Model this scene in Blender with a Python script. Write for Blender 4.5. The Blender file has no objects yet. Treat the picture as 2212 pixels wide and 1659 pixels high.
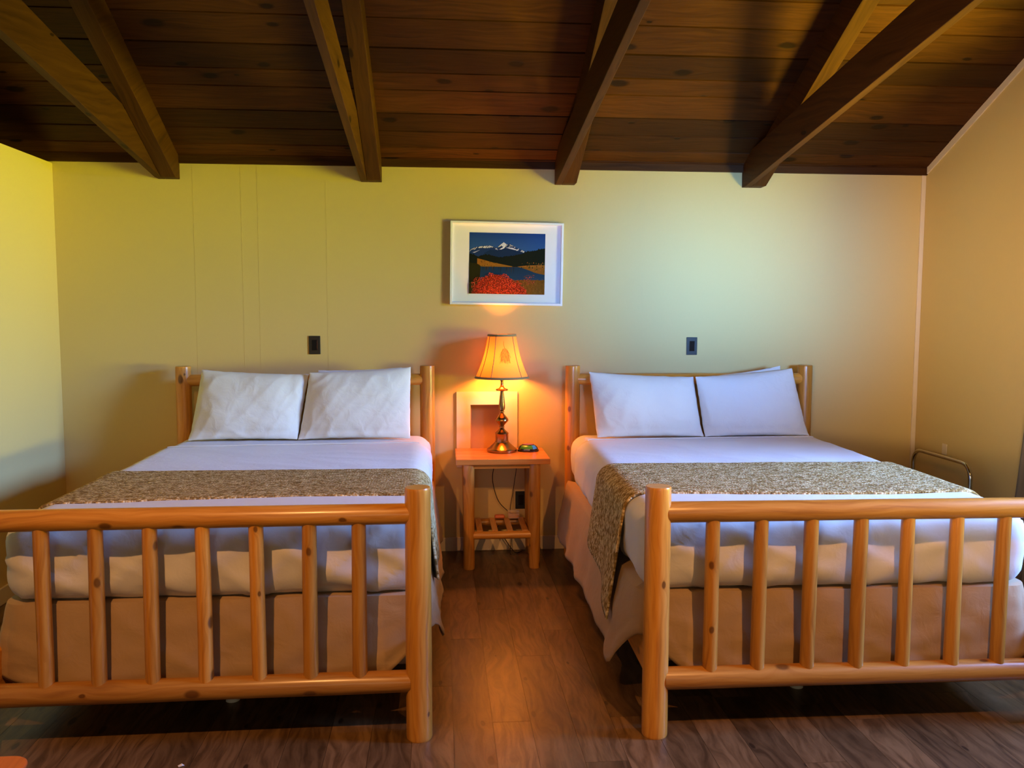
import bpy, bmesh, math, random
from mathutils import Vector, Matrix, noise
R = random.Random(7)
PI = math.pi
col = bpy.context.scene.collection
sc = bpy.context.scene

# ------------------------------------------------------------------ camera
F_PX = 1816.5
YAW, PITCH, ROLL = 0.08473, 0.08493, 0.00202
cam_d = bpy.data.cameras.new('camera')
cam_d.sensor_fit = 'HORIZONTAL'
cam_d.sensor_width = 36.0
cam_d.lens = 36.0 * F_PX / 2212.0
cam_d.clip_start = 0.05
cam = bpy.data.objects.new('camera', cam_d)
col.objects.link(cam)
fw = Vector((math.sin(YAW)*math.cos(PITCH), math.cos(YAW)*math.cos(PITCH), -math.sin(PITCH)))
rt = Vector((math.cos(YAW), -math.sin(YAW), 0))
up = rt.cross(fw)
r2 = math.cos(ROLL)*rt + math.sin(ROLL)*up
u2 = -math.sin(ROLL)*rt + math.cos(ROLL)*up
M = Matrix(((r2.x, u2.x, -fw.x), (r2.y, u2.y, -fw.y), (r2.z, u2.z, -fw.z))).to_4x4()
M.translation = Vector((0, -5.4, 1.553))
cam.matrix_world = M
sc.camera = cam

# ------------------------------------------------------------------ view
sc.view_settings.view_transform = 'Standard'
sc.view_settings.look = 'None'
sc.view_settings.gamma = 1.0
sc.view_settings.exposure = -0.58
sc.view_settings.use_curve_mapping = False
sc.cycles.max_bounces = 8
sc.cycles.diffuse_bounces = 5
sc.cycles.glossy_bounces = 3
sc.cycles.transparent_max_bounces = 6
sc.cycles.caustics_reflective = False
sc.cycles.caustics_refractive = False
sc.cycles.sample_clamp_indirect = 6.0
sc.cycles.use_denoising = True

# ------------------------------------------------------------------ world (dull daylight outside)
w = bpy.data.worlds.new('world'); sc.world = w; w.use_nodes = True
w.node_tree.nodes['Background'].inputs[0].default_value = (0.55, 0.75, 1.0, 1)
w.node_tree.nodes['Background'].inputs[1].default_value = 0.6

def aim(o, tgt):
    d = (Vector(tgt) - o.location).normalized()
    o.rotation_euler = d.to_track_quat('-Z', 'Y').to_euler()
def area(name, loc, tgt, sx, sy, power, color, spread=180):
    d = bpy.data.lights.new(name, 'AREA'); d.shape = 'RECTANGLE'; d.size = sx; d.size_y = sy
    d.energy = power; d.color = color; d.spread = math.radians(spread)
    o = bpy.data.objects.new(name, d); col.objects.link(o); o.location = loc; aim(o, tgt); return o
def spot(name, loc, tgt, power, color, ang, blend, rad):
    d = bpy.data.lights.new(name, 'SPOT'); d.energy = power; d.color = color
    d.spot_size = math.radians(ang); d.spot_blend = blend; d.shadow_soft_size = rad
    o = bpy.data.objects.new(name, d); col.objects.link(o); o.location = loc; aim(o, tgt); return o
# daylight through the side window: blue sky from above, sunlit lawn from below
area('sky_light', (4.7, -2.6, 2.9), (0.6, -1.6, 0.6), 2.0, 1.6, 330, (0.20, 0.40, 1.0), 120)
area('far_sky_light', (7.4, -3.6, 2.9), (-0.5, -0.9, 0.7), 3.0, 1.4, 380, (0.20, 0.42, 1.0), 70)
area('lawn_light', (4.3, -3.3, 0.05), (2.7, -1.0, 2.9), 2.0, 1.4, 520, (0.85, 0.78, 0.03), 90)
area('far_lawn_light', (7.4, -3.7, 0.5), (-2.3, -0.4, 1.9), 3.0, 1.6, 430, (0.78, 0.80, 0.03), 70)
# sky daylight through the front windows, then two added warm fills
area('front_sky_light', (1.3, -7.9, 2.0), (1.80, 0, 1.92), 1.5, 1.0, 34, (0.18, 0.44, 1.0), 16)
area('right_wall_fill_light', (-1.9, -8.2, 1.7), (3.15, -1.0, 1.95), 1.2, 1.0, 34, (1.0, 0.66, 0.36), 24)  # warm fill added to brighten the right wall
area('front_fill_light', (0.4, -8.0, 1.2), (-0.2, 0, 1.7), 2.6, 1.4, 18, (0.98, 0.74, 0.30), 90)  # added broad warm fill from the camera side
# ceiling spots above the foot of each bed
spot('left_bed_spot', (-0.80, -4.2, 2.62), (-0.8, -2.1, 0.35), 290, (1.0, 0.44, 0.13), 78, 1.0, 0.02)
spot('right_bed_spot', (1.14, -4.0, 2.40), (1.35, -2.1, 0.35), 240, (1.0, 0.44, 0.13), 78, 1.0, 0.02)

# ------------------------------------------------------------------ helpers
def new_mat(name):
    m = bpy.data.materials.new(name); m.use_nodes = True
    nt = m.node_tree; b = nt.nodes['Principled BSDF']
    return m, nt, b
def N(nt, kind, **kw):
    n = nt.nodes.new(kind)
    for k, v in kw.items(): setattr(n, k, v)
    return n
def L(nt, a, b): nt.links.new(a, b)
def ramp(nt, fac, stops):
    r = N(nt, 'ShaderNodeValToRGB')
    e = r.color_ramp.elements
    e[0].position, e[0].color = stops[0][0], (*stops[0][1], 1)
    e[1].position, e[1].color = stops[-1][0], (*stops[-1][1], 1)
    for p, c in stops[1:-1]:
        x = e.new(p); x.color = (*c, 1)
    L(nt, fac, r.inputs[0]); return r
def math_n(nt, op, a, b=None, clamp=False):
    n = N(nt, 'ShaderNodeMath', operation=op); n.use_clamp = clamp
    for i, v in enumerate((a, b)):
        if v is None: continue
        if isinstance(v, (int, float)): n.inputs[i].default_value = v
        else: L(nt, v, n.inputs[i])
    return n.outputs[0]
def mix_c(nt, fac, a, b, mode='MIX'):
    n = N(nt, 'ShaderNodeMix', data_type='RGBA', blend_type=mode)
    if isinstance(fac, (int, float)): n.inputs[0].default_value = fac
    else: L(nt, fac, n.inputs[0])
    for i, v in ((6, a), (7, b)):
        if isinstance(v, tuple): n.inputs[i].default_value = (*v, 1)
        else: L(nt, v, n.inputs[i])
    return n.outputs[2]
def bump(nt, b, h, strength=0.3, dist=0.01):
    n = N(nt, 'ShaderNodeBump'); n.inputs['Strength'].default_value = strength
    n.inputs['Distance'].default_value = dist
    L(nt, h, n.inputs['Height']); L(nt, n.outputs[0], b.inputs['Normal'])
def plain(name, color, rough=0.5, metal=0.0, spec=0.5):
    m, nt, b = new_mat(name)
    b.inputs['Base Color'].default_value = (*color, 1)
    b.inputs['Roughness'].default_value = rough; b.inputs['Metallic'].default_value = metal
    b.inputs['Specular IOR Level'].default_value = spec
    return m

def wood(name, light, mid, dark, rough=0.3, kn_x=5.0, kn_y=2.2, kn_thr=0.55, gx=55, gy=2.2, tone=True,
         coat=0.0, spec=0.5, contrast=1.0, warp=.10, bstr=0.12, kn_r=0.075, speck=0.0, tone_amt=0.5):
    """UV based timber: u runs across the grain and v along it, in metres."""
    m, nt, b = new_mat(name)
    uv = N(nt, 'ShaderNodeUVMap'); uv.uv_map = 'UVMap'
    # knots
    mp = N(nt, 'ShaderNodeMapping'); mp.inputs['Scale'].default_value = (kn_x, kn_y, 1); L(nt, uv.outputs[0], mp.inputs[0])
    nz0 = N(nt, 'ShaderNodeTexNoise'); nz0.inputs['Scale'].default_value = 9; L(nt, uv.outputs[0], nz0.inputs['Vector'])
    add = N(nt, 'ShaderNodeVectorMath', operation='MULTIPLY_ADD')
    L(nt, nz0.outputs['Color'], add.inputs[0]); add.inputs[1].default_value = (0.08, 0.08, 0); L(nt, mp.outputs[0], add.inputs[2])
    vo = N(nt, 'ShaderNodeTexVoronoi'); vo.voronoi_dimensions = '2D'; vo.inputs['Scale'].default_value = 1
    L(nt, add.outputs[0], vo.inputs['Vector'])
    sep = N(nt, 'ShaderNodeSeparateColor'); L(nt, vo.outputs['Color'], sep.inputs[0])
    gate = math_n(nt, 'GREATER_THAN', sep.outputs[0], kn_thr)
    size = math_n(nt, 'MULTIPLY_ADD', sep.outputs[1], kn_r); nt.nodes[-1].inputs[2].default_value = kn_r*0.35
    rel = math_n(nt, 'DIVIDE', vo.outputs['Distance'], size)
    kn = math_n(nt, 'MULTIPLY', math_n(nt, 'MULTIPLY', math_n(nt, 'SUBTRACT', 1.15, rel, True), 2.2, True), gate)
    near = math_n(nt, 'MULTIPLY', math_n(nt, 'DIVIDE', 1.0, math_n(nt, 'ADD', math_n(nt, 'MULTIPLY', rel, rel), 1.0)), gate)
    # grain
    sepv = N(nt, 'ShaderNodeSeparateXYZ'); L(nt, uv.outputs[0], sepv.inputs[0])
    n1 = N(nt, 'ShaderNodeTexNoise'); n1.inputs['Scale'].default_value = 3.2; n1.inputs['Detail'].default_value = 2
    mp1 = N(nt, 'ShaderNodeMapping'); mp1.inputs['Scale'].default_value = (2.2, 0.7, 1); L(nt, uv.outputs[0], mp1.inputs[0]); L(nt, mp1.outputs[0], n1.inputs['Vector'])
    gxv = math_n(nt, 'ADD', sepv.outputs[0], math_n(nt, 'MULTIPLY', n1.outputs[0], warp))
    gxv = math_n(nt, 'ADD', gxv, math_n(nt, 'MULTIPLY', near, 0.030))
    comb = N(nt, 'ShaderNodeCombineXYZ'); L(nt, math_n(nt, 'MULTIPLY', gxv, gx), comb.inputs[0]); L(nt, math_n(nt, 'MULTIPLY', sepv.outputs[1], gy), comb.inputs[1])
    n2 = N(nt, 'ShaderNodeTexNoise'); n2.inputs['Scale'].default_value = 1.0; n2.inputs['Detail'].default_value = 5; n2.inputs['Roughness'].default_value = 0.62
    L(nt, comb.outputs[0], n2.inputs['Vector'])
    rp = ramp(nt, n2.outputs[0], [(.48-.18/contrast, dark), (0.48, mid), (.48+.18/contrast, light)])
    # broad tone
    n3 = N(nt, 'ShaderNodeTexNoise'); n3.inputs['Scale'].default_value = 2.5; L(nt, uv.outputs[0], n3.inputs['Vector'])
    c = mix_c(nt, math_n(nt, 'MULTIPLY', n3.outputs[0], 0.35), rp.outputs[0], light)
    if tone:
        at = N(nt, 'ShaderNodeAttribute'); at.attribute_name = 'tone'
        oi = N(nt, 'ShaderNodeObjectInfo')
        t = math_n(nt, 'ADD', at.outputs['Fac'], 0.0)
        f = math_n(nt, 'MULTIPLY_ADD', t, tone_amt); nt.nodes[-1].inputs[2].default_value = 1.0 - tone_amt*0.5
        cc = N(nt, 'ShaderNodeVectorMath', operation='SCALE'); L(nt, c, cc.inputs[0]); L(nt, f, cc.inputs['Scale'])
        c = cc.outputs[0]
    kc = tuple(x*0.28 for x in dark)
    c = mix_c(nt, math_n(nt, 'MULTIPLY', kn, 0.85, True), c, kc)
    c = mix_c(nt, math_n(nt, 'MULTIPLY', near, 0.35), c, tuple(x*0.7 for x in dark))
    if speck:
        n5 = N(nt, 'ShaderNodeTexNoise'); n5.inputs['Scale'].default_value = 1.0; n5.inputs['Detail'].default_value = 3
        c5 = N(nt, 'ShaderNodeMapping'); c5.inputs['Scale'].default_value = (60, 420, 1); L(nt, uv.outputs[0], c5.inputs[0]); L(nt, c5.outputs[0], n5.inputs['Vector'])
        rr = ramp(nt, n5.outputs[0], [(0.35, (0, 0, 0)), (0.7, (1, 1, 1))])
        c = mix_c(nt, math_n(nt, 'MULTIPLY', rr.outputs[0], speck), c, tuple(min(1, x*1.9) for x in light))
    L(nt, c, b.inputs['Base Color'])
    b.inputs['Roughness'].default_value = rough
    b.inputs['Specular IOR Level'].default_value = spec
    b.inputs['Coat Weight'].default_value = coat; b.inputs['Coat Roughness'].default_value = 0.18
    bump(nt, b, math_n(nt, 'SUBTRACT', n2.outputs[0], kn), bstr, 0.003)
    return m

MAT = {}
MAT['log'] = wood('varnished_pine_log', (0.60, 0.285, 0.050), (0.50, 0.205, 0.026), (0.30, 0.10, 0.010), rough=0.33, coat=0.25, kn_x=7, kn_y=4.5, kn_thr=0.42, kn_r=0.10)
MAT['top'] = wood('varnished_pine_top', (0.62, 0.24, 0.045), (0.54, 0.18, 0.030), (0.38, 0.10, 0.014), rough=0.28, coat=0.3, kn_thr=0.85)
MAT['red_wood'] = wood('reddish_table_wood', (0.60, 0.17, 0.04), (0.50, 0.12, 0.025), (0.34, 0.07, 0.015), rough=0.35, kn_thr=0.95, gx=30)
MAT['ceiling'] = wood('stained_ceiling_board', (0.066, 0.021, 0.0035), (0.046, 0.0135, 0.002), (0.022, 0.006, 0.001), rough=0.55, spec=0.15, kn_x=5, kn_y=2.4, kn_thr=0.45, kn_r=0.11, gx=60, gy=2.6, bstr=0.35, tone_amt=0.9)
MAT['beam'] = wood('stained_beam', (0.072, 0.026, 0.005), (0.054, 0.018, 0.0035), (0.028, 0.009, 0.002), rough=0.6, spec=0.15, kn_x=5, kn_y=1.8, kn_thr=0.6, gx=50, gy=1.6, bstr=0.3)
MAT['floor'] = wood('brown_plank_floor', (0.155, 0.088, 0.036), (0.10, 0.053, 0.020), (0.045, 0.022, 0.007), rough=0.36, kn_x=6, kn_y=2.4, kn_thr=0.62, kn_r=0.06, gx=40, gy=4.2, contrast=1.5, warp=.17, bstr=0.12, speck=0.07, tone_amt=0.6)

def paint(name, c, rough=0.6, sc_=900, s=0.08):
    m, nt, b = new_mat(name)
    tc = N(nt, 'ShaderNodeTexCoord')
    mp = N(nt, 'ShaderNodeMapping'); mp.inputs['Scale'].default_value = (1, 1, 0.12); L(nt, tc.outputs['Object'], mp.inputs[0])
    n = N(nt, 'ShaderNodeTexNoise'); n.inputs['Scale'].default_value = sc_*0.3; n.inputs['Detail'].default_value = 3; L(nt, mp.outputs[0], n.inputs['Vector'])
    n2 = N(nt, 'ShaderNodeTexNoise'); n2.inputs['Scale'].default_value = 1.3; L(nt, tc.outputs['Object'], n2.inputs['Vector'])
    cc = mix_c(nt, n2.outputs[0], tuple(x*0.95 for x in c), c)
    cc = mix_c(nt, math_n(nt, 'MULTIPLY', n.outputs[0], 0.16), cc, tuple(x*0.75 for x in c))
    L(nt, cc, b.inputs['Base Color']); b.inputs['Roughness'].default_value = rough
    b.inputs['Specular IOR Level'].default_value = 0.3
    bump(nt, b, n.outputs[0], s, 0.002)
    return m
MAT['wall'] = paint('cream_wall', (0.69, 0.525, 0.215))
MAT['trim'] = paint('cream_trim', (0.78, 0.66, 0.47), s=0.02)
MAT['niche'] = paint('niche_paint', (0.80, 0.66, 0.46), s=0.02)
MAT['gap'] = plain('seam_shade_black', (0.002, 0.001, 0.001), 0.9, spec=0.0)  # black that stands in for shade between the ceiling boards
MAT['recess'] = plain('orange_recess', (0.50, 0.24, 0.08), 0.7)  # niche interior, a darker orange than its surround
MAT['outside'] = plain('outer_boards', (0.2, 0.12, 0.07), 0.8)

def cloth(name, c, rough=0.85, weave=1400, s=0.15, stripes=None):
    m, nt, b = new_mat(name)
    tc = N(nt, 'ShaderNodeTexCoord')
    n = N(nt, 'ShaderNodeTexNoise'); n.inputs['Scale'].default_value = weave*0.5; n.inputs['Detail'].default_value = 2; L(nt, tc.outputs['Object'], n.inputs['Vector'])
    n2 = N(nt, 'ShaderNodeTexNoise'); n2.inputs['Scale'].default_value = 14; n2.inputs['Detail'].default_value = 4; n2.inputs['Distortion'].default_value = 0.8; L(nt, tc.outputs['Object'], n2.inputs['Vector'])
    cc = mix_c(nt, n.outputs[0], tuple(x*0.93 for x in c), tuple(min(1, x*1.04) for x in c))
    L(nt, cc, b.inputs['Base Color']); b.inputs['Roughness'].default_value = rough
    b.inputs['Specular IOR Level'].default_value = 0.15
    b.inputs['Sheen Weight'].default_value = 0.15
    bump(nt, b, math_n(nt, 'ADD', math_n(nt, 'MULTIPLY', n.outputs[0], 0.1), n2.outputs[0]), s, 0.012)
    return m
MAT['sheet'] = cloth('white_cotton', (0.66, 0.665, 0.68), s=0.22)
MAT['pillow'] = cloth('white_pillowcase', (0.68, 0.705, 0.715), s=0.35)
MAT['skirt'] = cloth('tan_linen', (0.41, 0.28, 0.155), s=0.3)
MAT['curtain'] = cloth('taupe_curtain', (0.20, 0.165, 0.12), s=0.1)

def knit():
    m, nt, b = new_mat('tweed_knit')
    uv = N(nt, 'ShaderNodeUVMap'); uv.uv_map = 'UVMap'
    mp = N(nt, 'ShaderNodeMapping'); mp.inputs['Scale'].default_value = (85, 140, 1); L(nt, uv.outputs[0], mp.inputs[0])
    nz = N(nt, 'ShaderNodeTexNoise'); nz.inputs['Scale'].default_value = 30; L(nt, uv.outputs[0], nz.inputs['Vector'])
    ma = N(nt, 'ShaderNodeVectorMath', operation='MULTIPLY_ADD'); L(nt, nz.outputs['Color'], ma.inputs[0]); ma.inputs[1].default_value = (1.6, 1.6, 0); L(nt, mp.outputs[0], ma.inputs[2])
    vo = N(nt, 'ShaderNodeTexVoronoi'); vo.voronoi_dimensions = '2D'; vo.inputs['Scale'].default_value = 1.0; L(nt, ma.outputs[0], vo.inputs['Vector'])
    sep = N(nt, 'ShaderNodeSeparateColor'); L(nt, vo.outputs['Color'], sep.inputs[0])
    rp = ramp(nt, sep.outputs[0], [(0.0, (0.22, 0.135, 0.040)), (0.40, (0.36, 0.235, 0.080)), (0.55, (0.56, 0.42, 0.19)), (1.0, (0.80, 0.67, 0.38))])
    gap = ramp(nt, vo.outputs['Distance'], [(0.25, (1, 1, 1)), (0.8, (0.50, 0.48, 0.45))])
    L(nt, mix_c(nt, 1.0, rp.outputs[0], gap.outputs[0], 'MULTIPLY'), b.inputs['Base Color'])
    b.inputs['Roughness'].default_value = 0.9; b.inputs['Specular IOR Level'].default_value = 0.1
    bump(nt, b, math_n(nt, 'SUBTRACT', 1.0, vo.outputs['Distance']), 0.7, 0.006)
    return m
MAT['knit'] = knit()
MAT['black'] = plain('black_plastic', (0.010, 0.009, 0.008), 0.45)
MAT['black_gloss'] = plain('black_gloss', (0.012, 0.010, 0.010), 0.15)
MAT['cord'] = plain('brown_cord', (0.02, 0.010, 0.006), 0.5)
MAT['brass'] = plain('antique_brass', (0.33, 0.205, 0.075), 0.24, 1.0)
MAT['chrome'] = plain('chrome_tube', (0.55, 0.52, 0.47), 0.16, 1.0)
MAT['white_frame'] = plain('white_lacquer', (0.84, 0.84, 0.84), 0.4)
MAT['mat_board'] = plain('white_mat_board', (0.84, 0.84, 0.86), 0.7)
MAT['white_plastic'] = plain('white_plastic', (0.75, 0.73, 0.68), 0.5)
MAT['orange_plastic'] = plain('orange_plastic', (0.65, 0.17, 0.06), 0.4)
MAT['clear'] = plain('clear_plastic', (0.75, 0.55, 0.4), 0.1)
MAT['clear'].node_tree.nodes['Principled BSDF'].inputs['Alpha'].default_value = 0.35
MAT['clock_green'] = plain('green_face', (0.05, 0.22, 0.02), 0.25)
MAT['clock_blue'] = plain('blue_face', (0.03, 0.28, 0.62), 0.25)
MAT['clock_top'] = plain('purple_button', (0.25, 0.10, 0.14), 0.25)
MAT['trim_cloth'] = cloth('shade_braid', (0.30, 0.22, 0.11), s=0.3)
MAT['motif'] = cloth('dark_thread', (0.16, 0.11, 0.035), s=0.3)

def colattr():
    m, nt, b = new_mat('printed_photo')
    a = N(nt, 'ShaderNodeAttribute'); a.attribute_name = 'Col'
    L(nt, a.outputs['Color'], b.inputs['Base Color']); b.inputs['Roughness'].default_value = 0.8; b.inputs['Specular IOR Level'].default_value = 0.1
    return m
MAT['print'] = colattr()
def shade_mat():
    m, nt, b = new_mat('lamp_shade_fabric')
    nt.nodes.remove(b)
    out = nt.nodes['Material Output']
    tc = N(nt, 'ShaderNodeTexCoord'); n = N(nt, 'ShaderNodeTexNoise'); n.inputs['Scale'].default_value = 300; L(nt, tc.outputs['Object'], n.inputs['Vector'])
    c = mix_c(nt, n.outputs[0], (0.60, 0.26, 0.075), (0.68, 0.32, 0.10))
    d = N(nt, 'ShaderNodeBsdfDiffuse'); t = N(nt, 'ShaderNodeBsdfTranslucent'); mx = N(nt, 'ShaderNodeMixShader')
    L(nt, c, d.inputs[0]); L(nt, c, t.inputs[0]); mx.inputs[0].default_value = 0.17
    L(nt, d.outputs[0], mx.inputs[1]); L(nt, t.outputs[0], mx.inputs[2]); L(nt, mx.outputs[0], out.inputs[0])
    return m
MAT['shade'] = shade_mat()
def pane_mat():
    m, nt, b = new_mat('window_pane'); nt.nodes.remove(b); out = nt.nodes['Material Output']
    a = N(nt, 'ShaderNodeBsdfTransparent'); g = N(nt, 'ShaderNodeBsdfGlossy'); g.inputs['Roughness'].default_value = 0.02
    mx = N(nt, 'ShaderNodeMixShader'); mx.inputs[0].default_value = 0.06
    L(nt, a.outputs[0], mx.inputs[1]); L(nt, g.outputs[0], mx.inputs[2]); L(nt, mx.outputs[0], out.inputs[0]); return m
MAT['pane'] = pane_mat()

class MB:
    """collects geometry for one mesh object"""
    def __init__(s):
        s.v = []; s.f = []; s.uv = []; s.tone = []; s.colr = []; s.mi = []
    def face(s, idx, uvs=None, tone=0.5, c=None, mi=0):
        s.f.append(idx); s.uv.append(uvs or [(0, 0)]*len(idx)); s.tone.append(tone); s.colr.append(c or (1, 1, 1)); s.mi.append(mi)
    def box(s, x0, x1, y0, y1, z0, z1, tone=0.5, axis=0, mi=0, mat=None):
        """axis = direction of the grain"""
        b = len(s.v)
        P = [(x, y, z) for x in (x0, x1) for y in (y0, y1) for z in (z0, z1)]
        off = (R.uniform(0, 40), R.uniform(0, 40))
        for p in P: s.v.append(tuple(mat @ Vector(p)) if mat else p)
        fs = [((0, 1, 3, 2), 0), ((4, 6, 7, 5), 0), ((0, 4, 5, 1), 1), ((2, 3, 7, 6), 1), ((0, 2, 6, 4), 2), ((1, 5, 7, 3), 2)]
        for q, na in fs:
            others = [a for a in range(3) if a != na]
            va = axis if axis in others else others[1]
            ua = [a for a in others if a != va][0]
            s.face([b+i for i in q], [(P[i][ua]+off[0], P[i][va]+off[1]) for i in q], tone, mi=mi)
    def lathe(s, prof, cx, cy, seg=48, tone=0.5, mi=0):
        """prof: list of (radius, z)"""
        b = len(s.v); n = len(prof)
        for r_, z in prof:
            for k in range(seg):
                a = 2*PI*k/seg; s.v.append((cx+r_*math.cos(a), cy+r_*math.sin(a), z))
        for i in range(n-1):
            for k in range(seg):
                k2 = (k+1) % seg
                s.face([b+i*seg+k, b+i*seg+k2, b+(i+1)*seg+k2, b+(i+1)*seg+k], [(k*.01, prof[i][1]), ((k+1)*.01, prof[i][1]), ((k+1)*.01, prof[i+1][1]), (k*.01, prof[i+1][1])], tone, mi=mi)
        return b
    def tube(s, pts, r, seg=12, cap=True, mi=0):
        pts = [Vector(p) for p in pts]; b = len(s.v); n = len(pts)
        prev = None
        for i, p in enumerate(pts):
            t = (pts[min(i+1, n-1)] - pts[max(i-1, 0)]).normalized()
            if prev is None:
                a = t.orthogonal().normalized()
            else:
                a = (prev - t*prev.dot(t)).normalized()
            prev = a; c = t.cross(a)
            for k in range(seg):
                g = 2*PI*k/seg; s.v.append(tuple(p + r*(math.cos(g)*a + math.sin(g)*c)))
        for i in range(n-1):
            for k in range(seg):
                k2 = (k+1) % seg
                s.face([b+i*seg+k, b+i*seg+k2, b+(i+1)*seg+k2, b+(i+1)*seg+k], mi=mi)
        if cap:
            s.face([b+k for k in range(seg)][::-1], mi=mi); s.face([b+(n-1)*seg+k for k in range(seg)], mi=mi)
    def build(s, name, mat, parent=None, smooth=40, loc=None, rotz=0, bevel=0, solid=0, subsurf=0):
        me = bpy.data.meshes.new(name)
        me.from_pydata(s.v, [], s.f)
        me.update()
        me.uv_layers.new(name='UVMap')
        me.attributes.new('tone', 'FLOAT', 'FACE')
        me.attributes.new('Col', 'FLOAT_COLOR', 'CORNER')
        uvl = me.uv_layers['UVMap']; ta = me.attributes['tone']; ca = me.attributes['Col']
        li = 0
        for fi, f in enumerate(s.f):
            ta.data[fi].value = s.tone[fi]
            me.polygons[fi].material_index = s.mi[fi]
            for j in range(len(f)):
                uvl.data[li].uv = s.uv[fi][j]
                ca.data[li].color = (*s.colr[fi], 1); li += 1
        for m in (mat if isinstance(mat, (list, tuple)) else [mat]): me.materials.append(m)
        bm = bmesh.new(); bm.from_mesh(me); bmesh.ops.recalc_face_normals(bm, faces=bm.faces); bm.to_mesh(me); bm.free()
        if smooth:
            for p in me.polygons: p.use_smooth = True
            me.set_sharp_from_angle(angle=math.radians(smooth))
        o = bpy.data.objects.new(name, me); col.objects.link(o)
        if loc: o.location = loc
        o.rotation_euler.z = rotz
        if parent: o.parent = parent
        if bevel:
            md = o.modifiers.new('bevel', 'BEVEL'); md.width = bevel; md.segments = 3; md.limit_method = 'ANGLE'; md.angle_limit = math.radians(50)
        if solid:
            md = o.modifiers.new('thickness', 'SOLIDIFY'); md.thickness = solid; md.offset = 0
        if subsurf:
            md = o.modifiers.new('subsurf', 'SUBSURF'); md.levels = subsurf; md.render_levels = subsurf
        return o

def thing(name, label, cat, loc=(0, 0, 0), rotz=0, group=None):
    o = bpy.data.objects.new(name, None); col.objects.link(o); o.empty_display_size = 0.1
    o.location = loc; o.rotation_euler.z = rotz
    return tag(o, label, cat, group)
def tag(o, label, cat, group=None):
    o['label'] = label; o['category'] = cat
    if group: o['group'] = group
    return o
def struct(o): o['kind'] = 'structure'; return o

def log_mb(p0, p1, r0, r1=None, seg=28, rings=None, cham=0.006, wob=0.012, mb=None):
    """a peeled log between two points with softened ends and a slightly uneven girth"""
    mb = mb or MB(); r1 = r1 or r0
    p0 = Vector(p0); p1 = Vector(p1); ax = (p1-p0); Ln = ax.length; ax.normalize()
    # start angle so the uv seam faces away from the room (towards +y)
    ref = Vector((0, 1, 0)); a = (ref - ax*ref.dot(ax)).normalized(); c = ax.cross(a)
    rings = rings or max(6, int(Ln/0.05))
    st = [(0, -cham*1.6)] + [(cham*0.35, -cham*0.5), (cham, 0)]
    ts = [(0.0, 0.80), (cham*0.45/Ln, 0.93), (cham/Ln, 0.99)] + [((i+1)/(rings+1), 1.0) for i in range(rings)] + [(1-cham/Ln, 0.99), (1-cham*0.45/Ln, 0.93), (1.0, 0.80)]
    if cham <= 0: ts = [(i/rings, 1.0) for i in range(rings+1)]
    off = (R.uniform(0, 50), R.uniform(0, 50)); sd = R.uniform(0, 100)
    b = len(mb.v); tone = R.random()
    for t, k_ in ts:
        rr = (r0 + (r1-r0)*t)
        ctr = p0 + ax*(Ln*t)
        for k in range(seg):
            g = 2*PI*k/seg
            w_ = 1 + wob*noise.noise(Vector((math.cos(g)*1.1+sd, math.sin(g)*1.1, t*Ln*3)))*1.6
            q = rr*w_ - rr*0 - (1-k_)*min(cham*1.2, rr)*4*0.25 if k_ < 1 else rr*w_
            mb.v.append(tuple(ctr + q*(math.cos(g)*a + math.sin(g)*c)))
    n = len(ts)
    for i in range(n-1):
        for k in range(seg):
            k2 = (k+1) % seg
            u0 = 2*PI*k/seg*r0+off[0]; u1 = 2*PI*(k+1)/seg*r0+off[0]
            v0 = ts[i][0]*Ln+off[1]; v1 = ts[i+1][0]*Ln+off[1]
            mb.face([b+i*seg+k, b+i*seg+k2, b+(i+1)*seg+k2, b+(i+1)*seg+k], [(u0, v0), (u1, v0), (u1, v1), (u0, v1)], tone)
    for i, rev in ((0, True), (n-1, False)):
        idx = [b+i*seg+k for k in range(seg)]
        uvs = [(math.cos(2*PI*k/seg)*r0+off[0], math.sin(2*PI*k/seg)*r0*0.3+off[1]) for k in range(seg)]
        if rev: idx = idx[::-1]; uvs = uvs[::-1]
        mb.face(idx, uvs, tone*0.7)
    return mb

# ------------------------------------------------------------------ room shell
H = 2.458            # top of the wall where the roof starts
XL, XR = -2.337, 3.198
XO = -4.2
YF = -7.2
RIDGE = YF/2
TR = 0.4917
ZC = 2.498           # ceiling boards at the back wall
def zc(y): return ZC - TR*y if y > RIDGE else ZC - TR*(YF - y)

def wall_grid(mb, axis, a0, a1, z0, z1, t0, t1, holes):
    """wall slab with rectangular holes; axis 'x' runs along x (t = y range), 'y' runs along y (t = x range)"""
    A = sorted({a0, a1, *[h[0] for h in holes], *[h[1] for h in holes]})
    Z = sorted({z0, z1, *[h[2] for h in holes], *[h[3] for h in holes]})
    for i in range(len(A)-1):
        for j in range(len(Z)-1):
            ca, cz = (A[i]+A[i+1])/2, (Z[j]+Z[j+1])/2
            if any(h[0] < ca < h[1] and h[2] < cz < h[3] for h in holes): continue
            if axis == 'x': mb.box(A[i], A[i+1], t0, t1, Z[j], Z[j+1])
            else: mb.box(t0, t1, A[i], A[i+1], Z[j], Z[j+1])
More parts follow.
